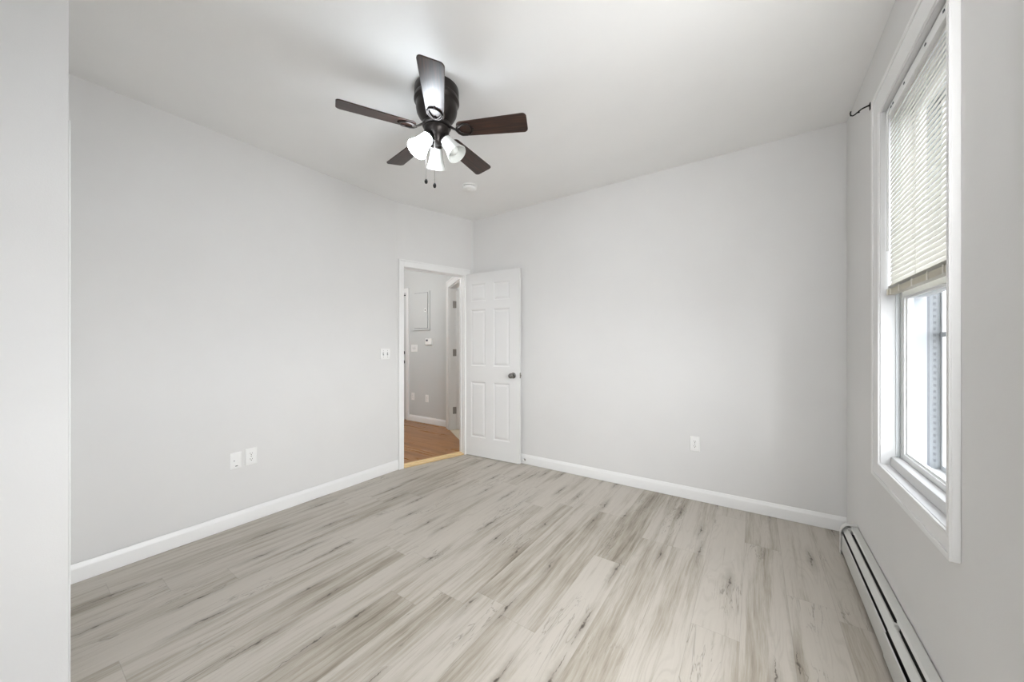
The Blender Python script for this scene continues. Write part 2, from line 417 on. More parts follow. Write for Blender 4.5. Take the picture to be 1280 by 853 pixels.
# ---------------- door casing, jamb and threshold of the room door
def casing_frame(m, A, u, n_in, s0, s1, z1, wdt, th=.018, z0=0., sides=(1, 1)):
    """flat casing with a rounded inner bead around an opening; n_in points toward the viewer side"""
    if sides[0]: m.obox(A, u, s0-wdt, s0, n_in, 0, th, z0, z1+wdt); m.obox(A, u, s0-wdt+.004, s0-wdt+.016, n_in, th, th+.004, z0, z1+wdt-.004)
    if sides[1]: m.obox(A, u, s1, s1+wdt, n_in, 0, th, z0, z1+wdt); m.obox(A, u, s1+wdt-.016, s1+wdt-.004, n_in, th, th+.004, z0, z1+wdt-.004)
    m.obox(A, u, s0, s1, n_in, 0, th-.0005, z1, z1+wdt)
    m.obox(A, u, s0, s1, n_in, th-.001, th+.0035, z1+wdt-.016, z1+wdt-.004)
    return m
tr = MB()
m = tr; iD = -nD
m.obox(K, uD, .020, O0, iD, 0, .018, 0, 2.078); m.obox(K, uD, .022, .036, iD, .017, .024, 0, 2.076)
m.obox(K, uD, O1, O1+.072, iD, 0, .018, 0, 2.078)
m.obox(K, uD, O0, O1, iD, 0, .0175, OZ, 2.078)
m.obox(K, uD, .036, O1+.07, iD, .017, .024, 2.062, 2.0765)
# jamb lining and stop
m.obox(K, uD, O0-.012, O0+.004, nD, -.001, TD+.001, 0, OZ+.012)
m.obox(K, uD, O1-.004, O1+.012, nD, -.001, TD+.001, 0, OZ+.012)
m.obox(K, uD, O0, O1, nD, -.001, TD+.001, OZ-.004, OZ+.012)
m.obox(K, uD, O0+.003, O0+.011, nD, .040, .066, 0, OZ-.002); m.obox(K, uD, O1-.011, O1-.003, nD, .040, .066, 0, OZ-.002)
m.obox(K, uD, O0+.003, O1-.003, nD, .040, .066, OZ-.011, OZ-.002)
m.obox(K, uD, O0-.07, O0, nD, TD, TD+.016, 0, OZ+.07); m.obox(K, uD, O1, O1+.07, nD, TD, TD+.016, 0, OZ+.07); m.obox(K, uD, O0, O1, nD, TD, TD+.016, OZ, OZ+.07)
struct(tr.build('trim_1', M_trim, bevel=.002))
th = MB(); th.obox(K, uD, O0+.004, O1-.004, nD, -.012, .03, .0005, .014); th.obox(K, uD, O0+.004, O1-.004, nD, .031, .079, .0005, .020)
struct(th.build('trim_2', M_thresh, bevel=.003))
# closet casing and slab
cc = MB(); A0 = Vector((LX0, YC)); uX = Vector((1, 0)); nY = Vector((0, 1))
cc.obox(A0, uX, CO1-LX0+.001, XC-LX0-.0004, nY, .0003, .0045, 0, 2.016)
cc.obox(A0, uX, .012, CO0-LX0, nY, .0003, .0045, 0, 2.016)
cc.obox(A0, uX, CO0-LX0, CO1-LX0, nY, .0003, .0045, CZ, 2.016)
struct(cc.build('trim_3', M_trim, bevel=.0015))
d3 = empty('door_3', (CO0, YC-.04, 0)); struct(d3)
cw = CO1-CO0
s3 = MB(); s3.box(.003, cw-.003, -.03, 0, .01, CZ-.004); s3.box(.10, cw-.10, 0, .006, .2, .9); s3.box(.10, cw-.10, 0, .006, 1.05, 1.8)
s3.build('door_slab', M_door, d3, bevel=.003)
MB().lathe([(0, .045), (.02, .043), (.026, .03), (.018, .018), (.01, .012), (.01, 0), (0, 0)], 24, Matrix.Translation((cw-.06, 0, .95)) @ Matrix.Rotation(-PI/2, 4, 'X')).build('door_handle', M_nickel, d3, smooth=50)

# ---------------- six-panel door leaf, swung open
H = Vector((-2.700, 2.978)); Fp = Vector((-1.992, 3.031))
uF = (Fp-H).normalized()
LW_, LH, LT = .716, 2.018, .035
d1 = empty('door_1', (H.x, H.y, 0), math.atan2(uF.y, uF.x)); struct(d1)
# local: x along the leaf, y=0 camera-side face, +y toward the wall
lf = MB()
g = .007
lf.box(0, LW_, g, LT-g, .006, LH)
stx = [(0, .100), (.298, .398), (.603, LW_)]
stx = [(0, .101), (.297, .398), (.600, LW_)]
zr = [(.006, .212), (.824, .998), (1.618, 1.708), (1.902, LH)]
pz = [(.212, .824), (.998, 1.618), (1.708, 1.902)]; px = [(.101, .297), (.398, .600)]
for sgn, y0, y1 in ((-1, 0, g+.001), (1, LT-g-.001, LT)):
    for a, b in stx: lf.box(a, b, y0, y1, .006, LH)
    for a, b in zr:
        for c, d in px: lf.box(c-.0001, d+.0001, y0, y1, a, b)
    for a, b in pz:
        for c, d in px:
            ya = g if sgn < 0 else LT-g
            yt = .0015 if sgn < 0 else LT-.0015
            def lp(i, y): return [(c+i, y, a+i), (d-i, y, a+i), (d-i, y, b-i), (c+i, y, b-i)]
            # sticking slope from the stile face down to the groove
            yf = 0 if sgn < 0 else LT
            o_, i_ = lp(0, yf), lp(.012, ya)
            lf.poly(o_+i_, [(0,1,5,4),(1,2,6,5),(2,3,7,6),(3,0,4,7)])
            lf.frustum(lp(.016, ya), lp(.036, yt))
lf.build('door_leaf', M_door, d1)
kn = MB(); Mk = Matrix.Translation((LW_-.072, 0, .912)) @ Matrix.Rotation(PI/2, 4, 'X')
kn.lathe([(0, 0), (.031, 0), (.031, .004), (.027, .008), (.012, .011), (.011, .026), (.018, .032), (.0255, .042), (.0275, .052), (.025, .060), (.015, .065), (0, .066)], 32, Mk)
o = kn.build('door_handle', M_nickel, d1, smooth=45); o['label'] = 'round satin nickel knob'
MB().box(LW_-.0005, LW_+.0015, .006, .029, .885, .942).box(LW_, LW_+.010, .012, .024, .905, .921).build('latch_plate', M_hinge, d1, bevel=.001)
for z in (.2, 1.0, 1.78):
    hg = MB(); hg.lathe([(0, z), (.006, z), (.006, z+.09), (0, z+.09)], 12, Matrix.Translation((-.006, .002, 0)))
    hg.build('hinge', M_hinge, d1, smooth=50)

# ---------------- windows
def local_window(name, origin, rz):
    e = empty(name, origin, rz); return struct(e)
w1 = local_window('window_1', (RB.x, RB.y, 0), -AR)       # local x outward, y = dy
cs = MB()
O = (-1.595, -.734, .600, 2.404)                           # outer casing rectangle dy0, dy1, z0, z1
I = (WY0, WY1, WZ0, WZ1)
def ring(m, x0, x1, o, i):
    """rectangular frame, mitred, between x0 (room) and x1"""
    def r(q, x): return [(x, q[0], q[2]), (x, q[1], q[2]), (x, q[1], q[3]), (x, q[0], q[3])]
    a, b, c, d = r(o, x0), r(i, x0), r(o, x1), r(i, x1)
    p = a+b+c+d
    fs = []
    for k in range(4):
        j = (k+1) % 4
        fs += [(k, j, 4+j, 4+k), (8+k, 12+k, 12+j, 8+j), (k, 8+k, 8+j, j), (4+k, 4+j, 12+j, 12+k)]
    return m.poly(p, fs)
ring(cs, -.019, -.0005, O, I)
ring(cs, -.024, -.018, O, (O[0]+.006, O[1]-.022, O[2]+.018, O[3]-.018))
ring(cs, -.0225, -.018, (I[0]-.007, I[1]+.018, I[2]-.014, I[3]+.014), I)
cs.build('casing', M_trim, w1, bevel=.0025)
fr = MB()
ring(fr, -.015, .205, (WY0-.002, WY1+.002, WZ0-.002, WZ1+.002), (WY0+.004, WY1-.004, WZ0+.002, WZ1-.004))   # reveal lining
a = (WY0+.004, WY1-.004, WZ0+.002, WZ1-.004)
ring(fr, .048, .125, a, (a[0]+.012, a[1]-.012, a[2]+.014, a[3]-.012))
# sloped inside stop at the bottom + liner lip
fr.poly([(.016, a[0], a[2]), (.05, a[0], a[2]), (.05, a[1], a[2]), (.016, a[1], a[2]), (.020, a[0], a[2]+.036), (.05, a[0], a[2]+.040), (.05, a[1], a[2]+.040), (.020, a[1], a[2]+.036)],
        [(0,3,2,1),(4,5,6,7),(0,1,5,4),(1,2,6,5),(2,3,7,6),(3,0,4,7)])
fr.box(.125, .215, a[0], a[1], a[2], a[2]+.010)
fr.build('window_frame', M_reveal, w1, bevel=.0015)
# gray balance track on the far jamb and near jamb with slots
tk = MB(); tl = MB(); to_ = MB()
for yy in (a[1], a[0]):
    s = -1 if yy == a[1] else 1
    tk.box(.1255, .134, min(yy, yy+s*.010), max(yy, yy+s*.010), a[2]+.01, a[3])
    tl.box(.034, .0475, min(yy, yy+s*.004), max(yy, yy+s*.004), a[2]+.04, a[3])
    to_.box(.1345, .1675, min(yy, yy+s*.002), max(yy, yy+s*.002), a[2]+.01, a[3])
tk.build('side_track', M_gray, w1); tl.build('side_track', M_liner, w1); to_.build('side_track', M_outer, w1)
MB().box(.084, .1252, a[1]-.0135, a[1]-.0121, a[2]+.015, 1.426).box(.084, .1252, a[0]+.0121, a[0]+.0135, a[2]+.015, 1.426).build('side_track', M_mid, w1)
ts = MB(); z = .72
while z < 2.25:
    ts.box(.146, .154, a[1]-.0042, a[1]-.0015, z, z+.012); z += .027
ts.build('track_slots', M_gray, w1)
def sash(name, x0, x1, z0, z1, rb, rt, st=.036):
    m = MB(); o = (a[0]+.004, a[1]-.004, z0, z1); i = (o[0]+st, o[1]-st, z0+rb, z1-rt)
    ring(m, x0, x1, o, i); ring(m, x0+.008, x1-.008, i, (i[0]+.008, i[1]-.008, i[2]+.008, i[3]-.008))
    s = m.build(name, M_vinyl, w1, bevel=.0015)
    g = MB(); xm = (x0+x1)/2; g.box(xm-.002, xm+.002, i[0]+.002, i[1]-.002, i[2]+.002, i[3]-.002); g.build('pane', M_glass, s)
    return s
sash('lower_sash', .052, .082, WZ0+.018, 1.475, .045, .040, .030)
sash('upper_sash', .088, .118, 1.43, WZ1-.016, .040, .04, .030)
st = MB(); o_ = (a[0], a[1], a[2]+.008, a[3]); i_ = (a[0]+.015, a[1]-.015, a[2]+.030, a[3]-.03)
ring(st, .168, .180, o_, i_)
stf = st.build('storm_frame', M_storm, w1, bevel=.001)
MB().box(.160, .178, a[0]+.02, a[1]-.02, 1.258, 1.278).build('storm_rail', M_stormrail, w1, bevel=.001)
MB().box(.173, .175, i_[0], i_[1], i_[2], i_[3]).build('pane', M_glass, stf)
# added_window_2 added for fill light in the rear wall, unseen behind the camera
w2 = local_window('added_window_2', (RX0, YREAR, 0), 0)
m = MB(); Wd = RX1-RX0
def ringy(m, y0, y1, o, i):
    def r(q, y): return [(q[0], y, q[2]), (q[1], y, q[2]), (q[1], y, q[3]), (q[0], y, q[3])]
    aa, b, c, d = r(o, y0), r(i, y0), r(o, y1), r(i, y1); p = aa+b+c+d; fs = []
    for k in range(4):
        j = (k+1) % 4
        fs += [(k, j, 4+j, 4+k), (8+k, 12+k, 12+j, 8+j), (k, 8+k, 8+j, j), (4+k, 4+j, 12+j, 12+k)]
    return m.poly(p, fs)
ringy(m, 0, .02, (-.09, Wd+.09, .59, 2.38), (0, Wd, .678, 2.29))
m.build('casing', M_trim, w2, bevel=.002)
m = MB()
for x0, x1 in ((0.002, Wd/2-.002), (Wd/2+.002, Wd-.002)):
    ringy(m, -.09, -.05, (x0, x1, .68, 1.49), (x0+.045, x1-.045, .73, 1.45)); ringy(m, -.09, -.05, (x0, x1, 1.491, 2.288), (x0+.045, x1-.045, 1.53, 2.24))
f2 = m.build('window_frame', M_vinyl, w2)
MB().box(.03, Wd/2-.03, -.072, -.070, .70, 2.26).box(Wd/2+.03, Wd-.03, -.072, -.070, .70, 2.26).build('pane', M_glass, f2)
w3 = local_window('added_window_3', (RB.x, RB.y, 0), -AR)  # side window added out of view for the light it lets in
m = MB(); ring(m, -.019, 0, (W3Y0-.09, W3Y1+.09, .60, 2.38), (W3Y0, W3Y1, WZ0, WZ1)); m.build('casing', M_trim, w3, bevel=.002)
m = MB(); ring(m, .05, .09, (W3Y0, W3Y1, WZ0, 1.49), (W3Y0+.04, W3Y1-.04, WZ0+.04, 1.45)); ring(m, .05, .09, (W3Y0, W3Y1, 1.491, WZ1), (W3Y0+.04, W3Y1-.04, 1.53, WZ1-.04))
f3 = m.build('window_frame', M_vinyl, w3)
MB().box(.069, .071, W3Y0+.02, W3Y1-.02, WZ0+.02, WZ1-.02).build('pane', M_glass, f3)
# angled lamp added outside the added side window; sky portal at the main window
p = RW((W3Y0+W3Y1)/2, TW+.05); area('added_side_light', (p.x, p.y, 1.49), (-.55, 1.0, -.38), .86, 1.6, W_SIDE, (1., 1., 1.))
p = RW((WY0+WY1)/2, TW+.02); area('sky_portal', (p.x, p.y, 1.49), (-1, 0, 0), .8, 1.7, 1, portal=True)

# ================================================================= HALL beyond the door
D0 = Vector((-3.77, 3.80)); uG = Vector((.835, -.55)).normalized(); nG = Vector((-uG.y, uG.x))   # nG away from camera
GE = .98; HCZ = 2.60
HX0, HY0, HYF = -5.7, 1.0, 3.83
D1 = D0+uG*GE
bk = lambda p: tuple(p)
hf = MB()
hf.quad([(HX0, HY0), (-3.0, HY0), (K.x-.03-.001, K.y+.0), tuple(K+uD*0.05+nD*.03), tuple(LB+nD*.03), tuple(D1), tuple(D0), (D0.x, HYF+.02), (HX0, HYF+.02)], -.06, -.0002)
struct(hf.build('floor_hall', M_hall))
tf = MB(); tf.quad([tuple(D0+nG*.0), tuple(D1), (D1.x+.5, D1.y+.02), (-1.6, 3.3), (-1.6, 5.4), (D0.x-.1, 5.4)], -.06, -.0004)
struct(tf.build('floor_tile', M_tile))
hw = MB(); hw.box(HX0, D0.x, HYF, HYF+.1, 0, HCZ); struct(hw.build('wall_hall', M_hallwall))
hw = MB(); hw.box(HX0-.1, HX0, HY0, HYF+.1, 0, HCZ); hw.box(HX0, -3.02, HY0-.1, HY0, 0, HCZ); struct(hw.build('wall_hall_left', M_hallwall))
G0, G1, GZ = .145, .865, 2.07
gw = MB()
gw.obox(D0, uG, -.005, G0, nG, 0, .1, 0, HCZ); gw.obox(D0, uG, G1, GE+.03, nG, 0, .1, 0, HCZ); gw.obox(D0, uG, G0, G1, nG, 0, .1, GZ, HCZ)
struct(gw.build('wall_hall_diagonal', M_hallwall))
struct(MB().box(HX0-.1, -2.98, HY0-.1, K.y+.3, HCZ, HCZ+.05).quad([(HX0-.1, K.y+.3), (-2.98, K.y+.3), (-2.79, 3.1), tuple(D1), (-1.5, 3.25), (-1.5, 5.5), (HX0-.1, 5.5)], HCZ, HCZ+.05).build('ceiling_hall', M_ceil))
struct(MB().box(D0.x-.2, -1.5, 5.4, 5.5, 0, HCZ).box(-1.6, -1.5, 3.3, 5.4, 0, HCZ).box(D0.x-.1, D0.x, HYF+.12, 5.4, 0, HCZ).build('wall_tile_room', M_hallwall))
struct(MB().prof(BP, (-4.66, HYF), (D0.x-.01, HYF), (0, -1)).build('baseboard_hall', M_trim, smooth=35))
m = MB(); iG = -nG
m.obox(D0, uG, G0-.13, G0, iG, 0, .02, 0, GZ+.10); m.obox(D0, uG, G1, G1+.10, iG, 0, .02, 0, GZ+.10); m.obox(D0, uG, G0, G1, iG, 0, .0195, GZ, GZ+.10)
m.obox(D0, uG, G0-.125, G0-.10, iG, .019, .027, 0, GZ+.095); m.obox(D0, uG, G0-.10, G1, iG, .019, .027, GZ+.072, GZ+.095)
m.obox(D0, uG, G0-.001, G0+.014, nG, -.001, .101, 0, GZ); m.obox(D0, uG, G1-.014, G1+.001, nG, -.001, .101, 0, GZ); m.obox(D0, uG, G0, G1, nG, -.001, .101, GZ-.014, GZ+.001)
struct(m.build('trim_4', M_trim, bevel=.002))
# door leaf into the tiled room, hinged on the left jamb
P4 = D0+uG*(G0+.017)+nG*.103
ang4 = math.atan2(uG.y, uG.x)+math.radians(66)
d4 = empty('door_4', (P4.x, P4.y, 0), ang4); struct(d4)
m = MB(); m.box(0, .69, -.035, 0, .012, 2.03)
for c, d in ((.09, .30), (.39, .60)):
    for a0, b0 in ((.2, .8), (1., 1.6), (1.7, 1.9)): m.box(c, d, -.038, -.034, a0, b0)
m.build('door_leaf', M_door, d4, bevel=.003)
dx4 = MB()
for z in (.28, 1.12, 1.82):
    q = D0+uG*(G0+.0145)
    hm = MB(); hm.obox(q, uG, -.0005, .0025, nG, .045, .099, z-.05, z+.05)
    h4 = hm.build('hinge', M_hinge); h4.parent = d4; h4.matrix_parent_inverse = (Matrix.Translation((P4.x, P4.y, 0)) @ Matrix.Rotation(ang4, 4, 'Z')).inverted()
# door at the left end of the hall's far wall
d2 = empty('door_2', (-4.722, HYF, 0)); struct(d2)
MB().box(-.80, -.003, -.012, -.001, .01, 2.09).box(-.70, -.45, -.016, -.011, .2, .9).box(-.35, -.10, -.016, -.011, .2, .9).box(-.70, -.45, -.016, -.011, 1.1, 1.9).box(-.35, -.10, -.016, -.011, 1.1, 1.9).build('door_leaf', M_hallwall, d2, bevel=.002)
MB().box(0, .055, -.022, -.0005, 0, 2.165).box(-.87, -.803, -.022, -.0005, 0, 2.165).box(-.803, 0, -.0215, -.0005, 2.095, 2.165).build('casing', M_trim, d2, bevel=.002)
for z, nm in ((1.107, 'deadbolt'), (.954, 'door_handle')):
    MB().lathe([(0, 0), (.032, 0), (.032, .008), (.014, .014), (.014, .03), (.026, .04), (.028, .055), (.015, .064), (0, .065)], 20, Matrix.Translation((-.070, -.012, z)) @ Matrix.Rotation(PI/2, 4, 'X')).build(nm, M_black, d2, smooth=50)
MB().box(-.11, -.02, -.03, -.012, 2.045, 2.06).build('latch', M_black, d2)

# lamps added out of view to light the hall and the tiled room
def dome(name, x, y, label, power, col):
    e = empty(name, (x, y, HCZ)); tag(e, label, 'ceiling light')
    MB().lathe([(0, 0), (.15, 0), (.15, -.02), (.135, -.025), (0, -.025)], 32).build('base', M_nickel, e, smooth=50)
    M_d = mat(name+'_glass', (.9, .9, .88), .3, emis=col, estr=2.0, bump=.02)
    MB().lathe([(.13, -.026), (.125, -.05), (.10, -.075), (.05, -.092), (0, -.097)], 32).build('diffuser', M_d, e, smooth=60)
    l = bpy.data.lights.new(name, 'POINT'); l.energy = power; l.color = col; l.shadow_soft_size = .09
    lo = bpy.data.objects.new(name+'_light', l); COL.objects.link(lo); lo.location = (x, y, HCZ-.20)
dome('ceiling_light', -4.3, 2.2, 'unseen dome lamp added to light the hall beyond the doorway', W_HALL, (1, 1, 1))
dome('ceiling_light', -2.7, 4.6, 'unseen dome lamp added to light the tiled room past the hall', W_TILE, (1, .98, .95))

# ================================================================= CEILING FAN
FX, FY = -1.451, 1.380
FZ = zc(FX, FY)
fan = empty('ceiling_fan', (FX, FY, FZ)); tag(fan, 'dark bronze five-blade hugger ceiling fan with three frosted glass lamps', 'ceiling fan')
MB().lathe([(0, -.001), (.112, -.001), (.119, -.006), (.121, -.014), (.121, -.050), (.119, -.056), (.122, -.062), (.123, -.078), (.119, -.086), (.113, -.093), (.111, -.105),
            (.112, -.118), (.108, -.140), (.098, -.160), (.083, -.178), (.066, -.190), (.060, -.194), (0, -.194)], 64).build('motor_housing', M_bronze, fan, smooth=30)
MB().lathe([(0, -.193), (.062, -.193), (.074, -.197), (.078, -.204), (.078, -.214), (.072, -.220), (0, -.220)], 56).build('flywheel', M_bronze, fan, smooth=30)
MB().lathe([(0, -.219), (.062, -.219), (.068, -.223), (.069, -.234), (.066, -.246), (.059, -.258), (.049, -.270), (.040, -.281), (.035, -.292), (.031, -.302), (.020, -.310), (0, -.313)], 48).build('switch_housing', M_bronze, fan, smooth=30)
ph0 = 1.07123 + PI
PITCH = math.radians(-13)
# blade outline: local +x radial
def blade_outline(n=8):
    pts = []
    xr0, xr1 = .118, .503; w0, w1 = .047, .060
    def corner(cx, cy, r, a0):
        return [(cx+r*math.cos(a0+PI/2*i/n), cy+r*math.sin(a0+PI/2*i/n)) for i in range(n+1)]
    pts += corner(xr0+.025, -w0+.025, .025, PI)
    pts += corner(xr1-.022, -w1+.022, .022, -PI/2)
    pts += corner(xr1-.022, w1-.022, .022, 0)
    pts += corner(xr0+.025, w0-.025, .025, PI/2)
    return pts
ol = blade_outline()
bmb = MB(); bmb.frustum([(x, y, -.003) for x, y in ol], [(x, y, .003) for x, y in ol])
ZB = -.236
blade0 = bmb.build('blade', M_blade, fan, bevel=.0012)
# blade iron: arm from flywheel and a pointed loop under the blade
def iron():
    m = MB()
    m.tube([(.060, 0, .022), (.080, 0, .018), (.100, 0, .004), (.118, 0, -.006), (.135, 0, -.008)], [.010, .010, .008, .007, .006], 10, sy=.6)
    lp = []
    for i in range(28):
        t = 2*PI*i/28
        r_ = .027*(1-.45*math.cos(t))
        lp.append((.158-.040*math.cos(t)*1.0, r_*math.sin(t)*1.15, -.0075))
    m.tube(lp, .0052, 8, closed=True, sy=.7)
    for s in (-1, 1):
        m.tube([(.112, 0, -.006), (.122, .022*s, -.007), (.140, .036*s, -.007), (.165, .040*s, -.006), (.185, .030*s, -.005)], [.006, .005, .0045, .004, .003], 8, sy=.7)
    m.tube([(.196, 0, -.007), (.205, 0, -.006), (.212, 0, -.005)], [.006, .005, .003], 8, sy=.7)
    return m
iron0 = iron().build('blade_iron', M_bronze, fan, smooth=60)
for k in range(5):
    a_ = ph0 + k*2*PI/5
    for src in (blade0, iron0):
        q = src if k == 0 else src.copy()
        if k: COL.objects.link(q); q.parent = fan
        q.location = (0, 0, ZB)
        q.rotation_mode = 'QUATERNION'
        q.rotation_quaternion = (Matrix.Rotation(a_, 3, 'Z') @ Matrix.Rotation(PITCH if src is blade0 else PITCH, 3, 'X')).to_quaternion()
# three lamps
aw = math.atan2(FY, FX)            # azimuth pointing away from the camera
for k, (daz, lit) in enumerate(((0, False), (-2*PI/3, False), (2*PI/3, True))):
    az = aw + daz + (math.radians(2))
    d = Vector((math.cos(az), math.sin(az), 0))
    p0 = d*.050 + Vector((0, 0, -.285)); p1 = d*.122 + Vector((0, 0, -.383))
    ax = (p1-p0).normalized(); L = (p1-p0).length
    M = Matrix.Translation(p0) @ ax.to_track_quat('Z', 'Y').to_matrix().to_4x4()
    arm = MB(); arm.tube([d*.028+Vector((0, 0, -.262)), d*.042+Vector((0, 0, -.268)), p0-ax*.010, p0+ax*.002], [.011, .011, .013, .016], 14)
    arm.lathe([(0, -.006), (.022, -.006), (.029, .0), (.031, .008), (.031, .018), (.028, .020), (0, .020)], 32, M)
    ar = arm.build('lamp_holder', M_bronze, fan, smooth=40)
    prf = [(.024, .012), (.031, .014), (.034, .030), (.037, .055), (.042, .080), (.049, .102), (.0545, .118), (.0555, L), (.053, L), (.052, .117), (.046, .101), (.039, .079), (.034, .054), (.031, .03), (.028, .017), (.024, .016)]
    sh = MB().lathe(prf, 40, M, closed=True).build('lamp_shade', M_lit if lit else M_shade, fan, smooth=50)
    sh['label'] = 'lit white frosted glass shade' if lit else 'unlit white frosted glass shade'
    MB().lathe([(0, .018), (.012, .020), (.013, .040), (.022, .062), (.027, .080), (.024, .097), (.014, .108), (0, .112)], 24, M).build('bulb', M_lit if lit else M_shade, fan, smooth=60)
rv = Vector((math.cos(YAW), math.sin(YAW), 0)); vv = Vector((-math.sin(YAW), math.cos(YAW), 0))
for (o_, zt, zb) in ((rv*(-.052)-vv*.030, -.255, 2.128-FZ), (rv*(-.002)-vv*.046, -.262, 2.098-FZ)):
    m = MB(); m.tube([(o_.x, o_.y, zt), (o_.x, o_.y, zb)], .0011, 6)
    z_ = zt
    c_ = m.build('pull_chain', M_hinge, fan)
    MB().lathe([(0, .004), (.005, .002), (.0082, -.006), (.0090, -.014), (.006, -.022), (0, -.025)], 16, Matrix.Translation((o_.x, o_.y, zb))).build('fob', M_black, c_, smooth=60)

# ================================================================= SMOKE DETECTOR
sx, sy_ = -2.095, 2.386
sd = empty('smoke_detector', (sx, sy_, zc(sx, sy_))); tag(sd, 'round white smoke detector on the ceiling between the fan and the door corner', 'smoke detector')
MB().lathe([(0, -.0005), (.064, -.0005), (.066, -.004), (.066, -.010), (.062, -.012), (0, -.012)], 40).build('base', M_plate, sd, smooth=40)
MB().lathe([(0, -.011), (.056, -.011), (.056, -.017), (0, -.017)], 40).build('shadow_gap', M_dark, sd)  # near-black ring standing in for the shadow line between base and cover
MB().lathe([(0, -.0165), (.060, -.0165), (.060, -.024), (.055, -.034), (.045, -.038), (.018, -.039), (.016, -.042), (0, -.042)], 40).build('cover', M_plate, sd, smooth=35)

# ================================================================= WALL PLATES
def wall_thing(name, P, u, n, z, label, cat, group=None):
    """local x along u (right as seen), local -y toward viewer"""
    e = empty(name, (P[0], P[1], z), math.atan2(u[1], u[0])); return tag(e, label, cat, group)
def plate(e, w=.072, h=.117, th=.006, m=None):
    mb = MB(); x, z = w/2, h/2
    mb.frustum([(-x, -.0004, -z), (x, -.0004, -z), (x, -.0004, z), (-x, -.0004, z)], [(-x+.004, -th, -z+.004), (x-.004, -th, -z+.004), (x-.004, -th, z-.004), (-x+.004, -th, z-.004)])
    return mb.build('plate', m or M_plate, e, bevel=.0012)
def outlet(name, P, u, n, z, label, group=None):
    e = wall_thing(name, P, u, n, z, label, 'outlet', group); plate(e)
    for s in (-1, 1):
        c = s*.0195; mb = MB(); k = 16
        lo = [(.0165*math.cos(2*PI*i/k), -.0055, c+min(.0115, max(-.0115, .0165*math.sin(2*PI*i/k)))) for i in range(k)]
        hi = [(p[0]*.97, -.0078, c+(p[2]-c)*.97) for p in lo]
        r = mb.frustum(lo, hi).build('receptacle', M_plate, e)
        MB().box(-.0075, -.0052, -.0083, -.007, c-.001, c+.0075).box(.0048, .0068, -.0083, -.007, c-.001, c+.0065).lathe([(0, 0), (.003, 0), (.003, .0013), (0, .0013)], 12, Matrix.Translation((0, -.007, c-.0065)) @ Matrix.Rotation(PI/2, 4, 'X')).build('slots', M_dark, r)
    MB().lathe([(0, 0), (.003, 0), (.0028, .001), (0, .0014)], 12, Matrix.Translation((0, -.0058, 0)) @ Matrix.Rotation(PI/2, 4, 'X')).build('screw', M_nickel, e)
    return e
# left wall: its surface x at y
def xl(y): t = (y-YREAR)/(K.y-YREAR); return LX0+(K.x-LX0)*t
uLy = (K-Vector((LX0, YREAR))).normalized()
outlet('wall_outlet', (xl(1.006), 1.006), uLy, 0, .449, 'white duplex power outlet low on the left wall, right of the cable plate')
cp = wall_thing('cable_plate', (xl(.918), .918), uLy, 0, .442, 'white wall plate with small cable jacks, left of the outlet on the left wall', 'wall plate')
plate(cp, .068, .112, .005)
MB().box(-.012, .012, -.0065, -.0045, -.042, -.030).build('jack', M_plate, cp)
MB().box(-.004, .010, -.0070, -.006, -.039, -.034).build('jack_hole', M_dark, cp)
MB().lathe([(0, 0), (.0032, 0), (.0032, .0012), (0, .0012)], 12, Matrix.Translation((-.010, -.0048, .0)) @ Matrix.Rotation(PI/2, 4, 'X')).build('jack_hole', M_gray, cp)
def switch(name, P, u, z, label, w=.116, h=.092, gang=2, mm=None):
    e = wall_thing(name, P, u, 0, z, label, 'light switch'); plate(e, w, h, .006, mm)
    for g_ in range(gang):
        c = (g_-(gang-1)/2)*.046
        f = MB().box(c-.006, c+.006, -.0066, -.005, -.013, .013).build('toggle_slot', M_gray, e)
        MB().frustum([(c-.0038, -.006, -.006), (c+.0038, -.006, -.006), (c+.0038, -.006, .006), (c-.0038, -.006, .006)], [(c-.0032, -.016, .004), (c+.0032, -.016, .004), (c+.0032, -.015, .010), (c-.0032, -.015, .010)]).build('toggle', mm or M_plate, e)
        for zz in (-.03, .03):
            MB().lathe([(0, 0), (.003, 0), (.0028, .001), (0, .0014)], 12, Matrix.Translation((c, -.0058, zz)) @ Matrix.Rotation(PI/2, 4, 'X')).build('screw', M_hinge, e)
    return e
switch('light_switch', (xl(2.097), 2.097), uLy, 1.143, 'white double toggle light switch on the left wall beside the door casing', h=.105, w=.112)
q = LB+uB*((-.388-LB.x)/uB.x)
outlet('wall_outlet', (q.x, q.y), uB, 0, .445, 'white duplex power outlet low on the back wall, right of the open door')
# hall
outlet('wall_outlet', (-4.574, HYF), (1, 0), 0, .398, 'white outlet low on the hall wall, left one seen through the doorway')
outlet('wall_outlet', (-4.246, HYF), (1, 0), 0, .390, 'white outlet low on the hall wall, right one seen through the doorway')
switch('light_switch', (-4.545, HYF), (1, 0), 1.18, 'white double toggle light switch on the hall wall below the breaker panel', w=.15, h=.115)
ep = wall_thing('breaker_panel', (-4.365, HYF), (1, 0), 0, 1.771, 'wall-coloured metal breaker panel cover with round latch on the hall wall', 'electrical panel')
MB().box(-.190, .190, -.014, -.0004, -.31, .31).build('cover_frame', M_hallwall, ep, bevel=.002)
MB().box(-.160, .155, -.0146, -.013, -.275, .290).build('door_gap', M_gray, ep)
MB().box(-.155, .150, -.022, -.0145, -.27, .285).build('panel_door', M_hallwall, ep, bevel=.002)
MB().box(-.19, .19, -.022, -.0135, -.302, -.290).build('bottom_lip', M_storm, ep, bevel=.001)
MB().lathe([(0, 0), (.028, 0), (.027, .004), (0, .005)], 24, Matrix.Translation((.105, -.022, .01)) @ Matrix.Rotation(PI/2, 4, 'X')).build('latch', M_plate, ep, smooth=40)
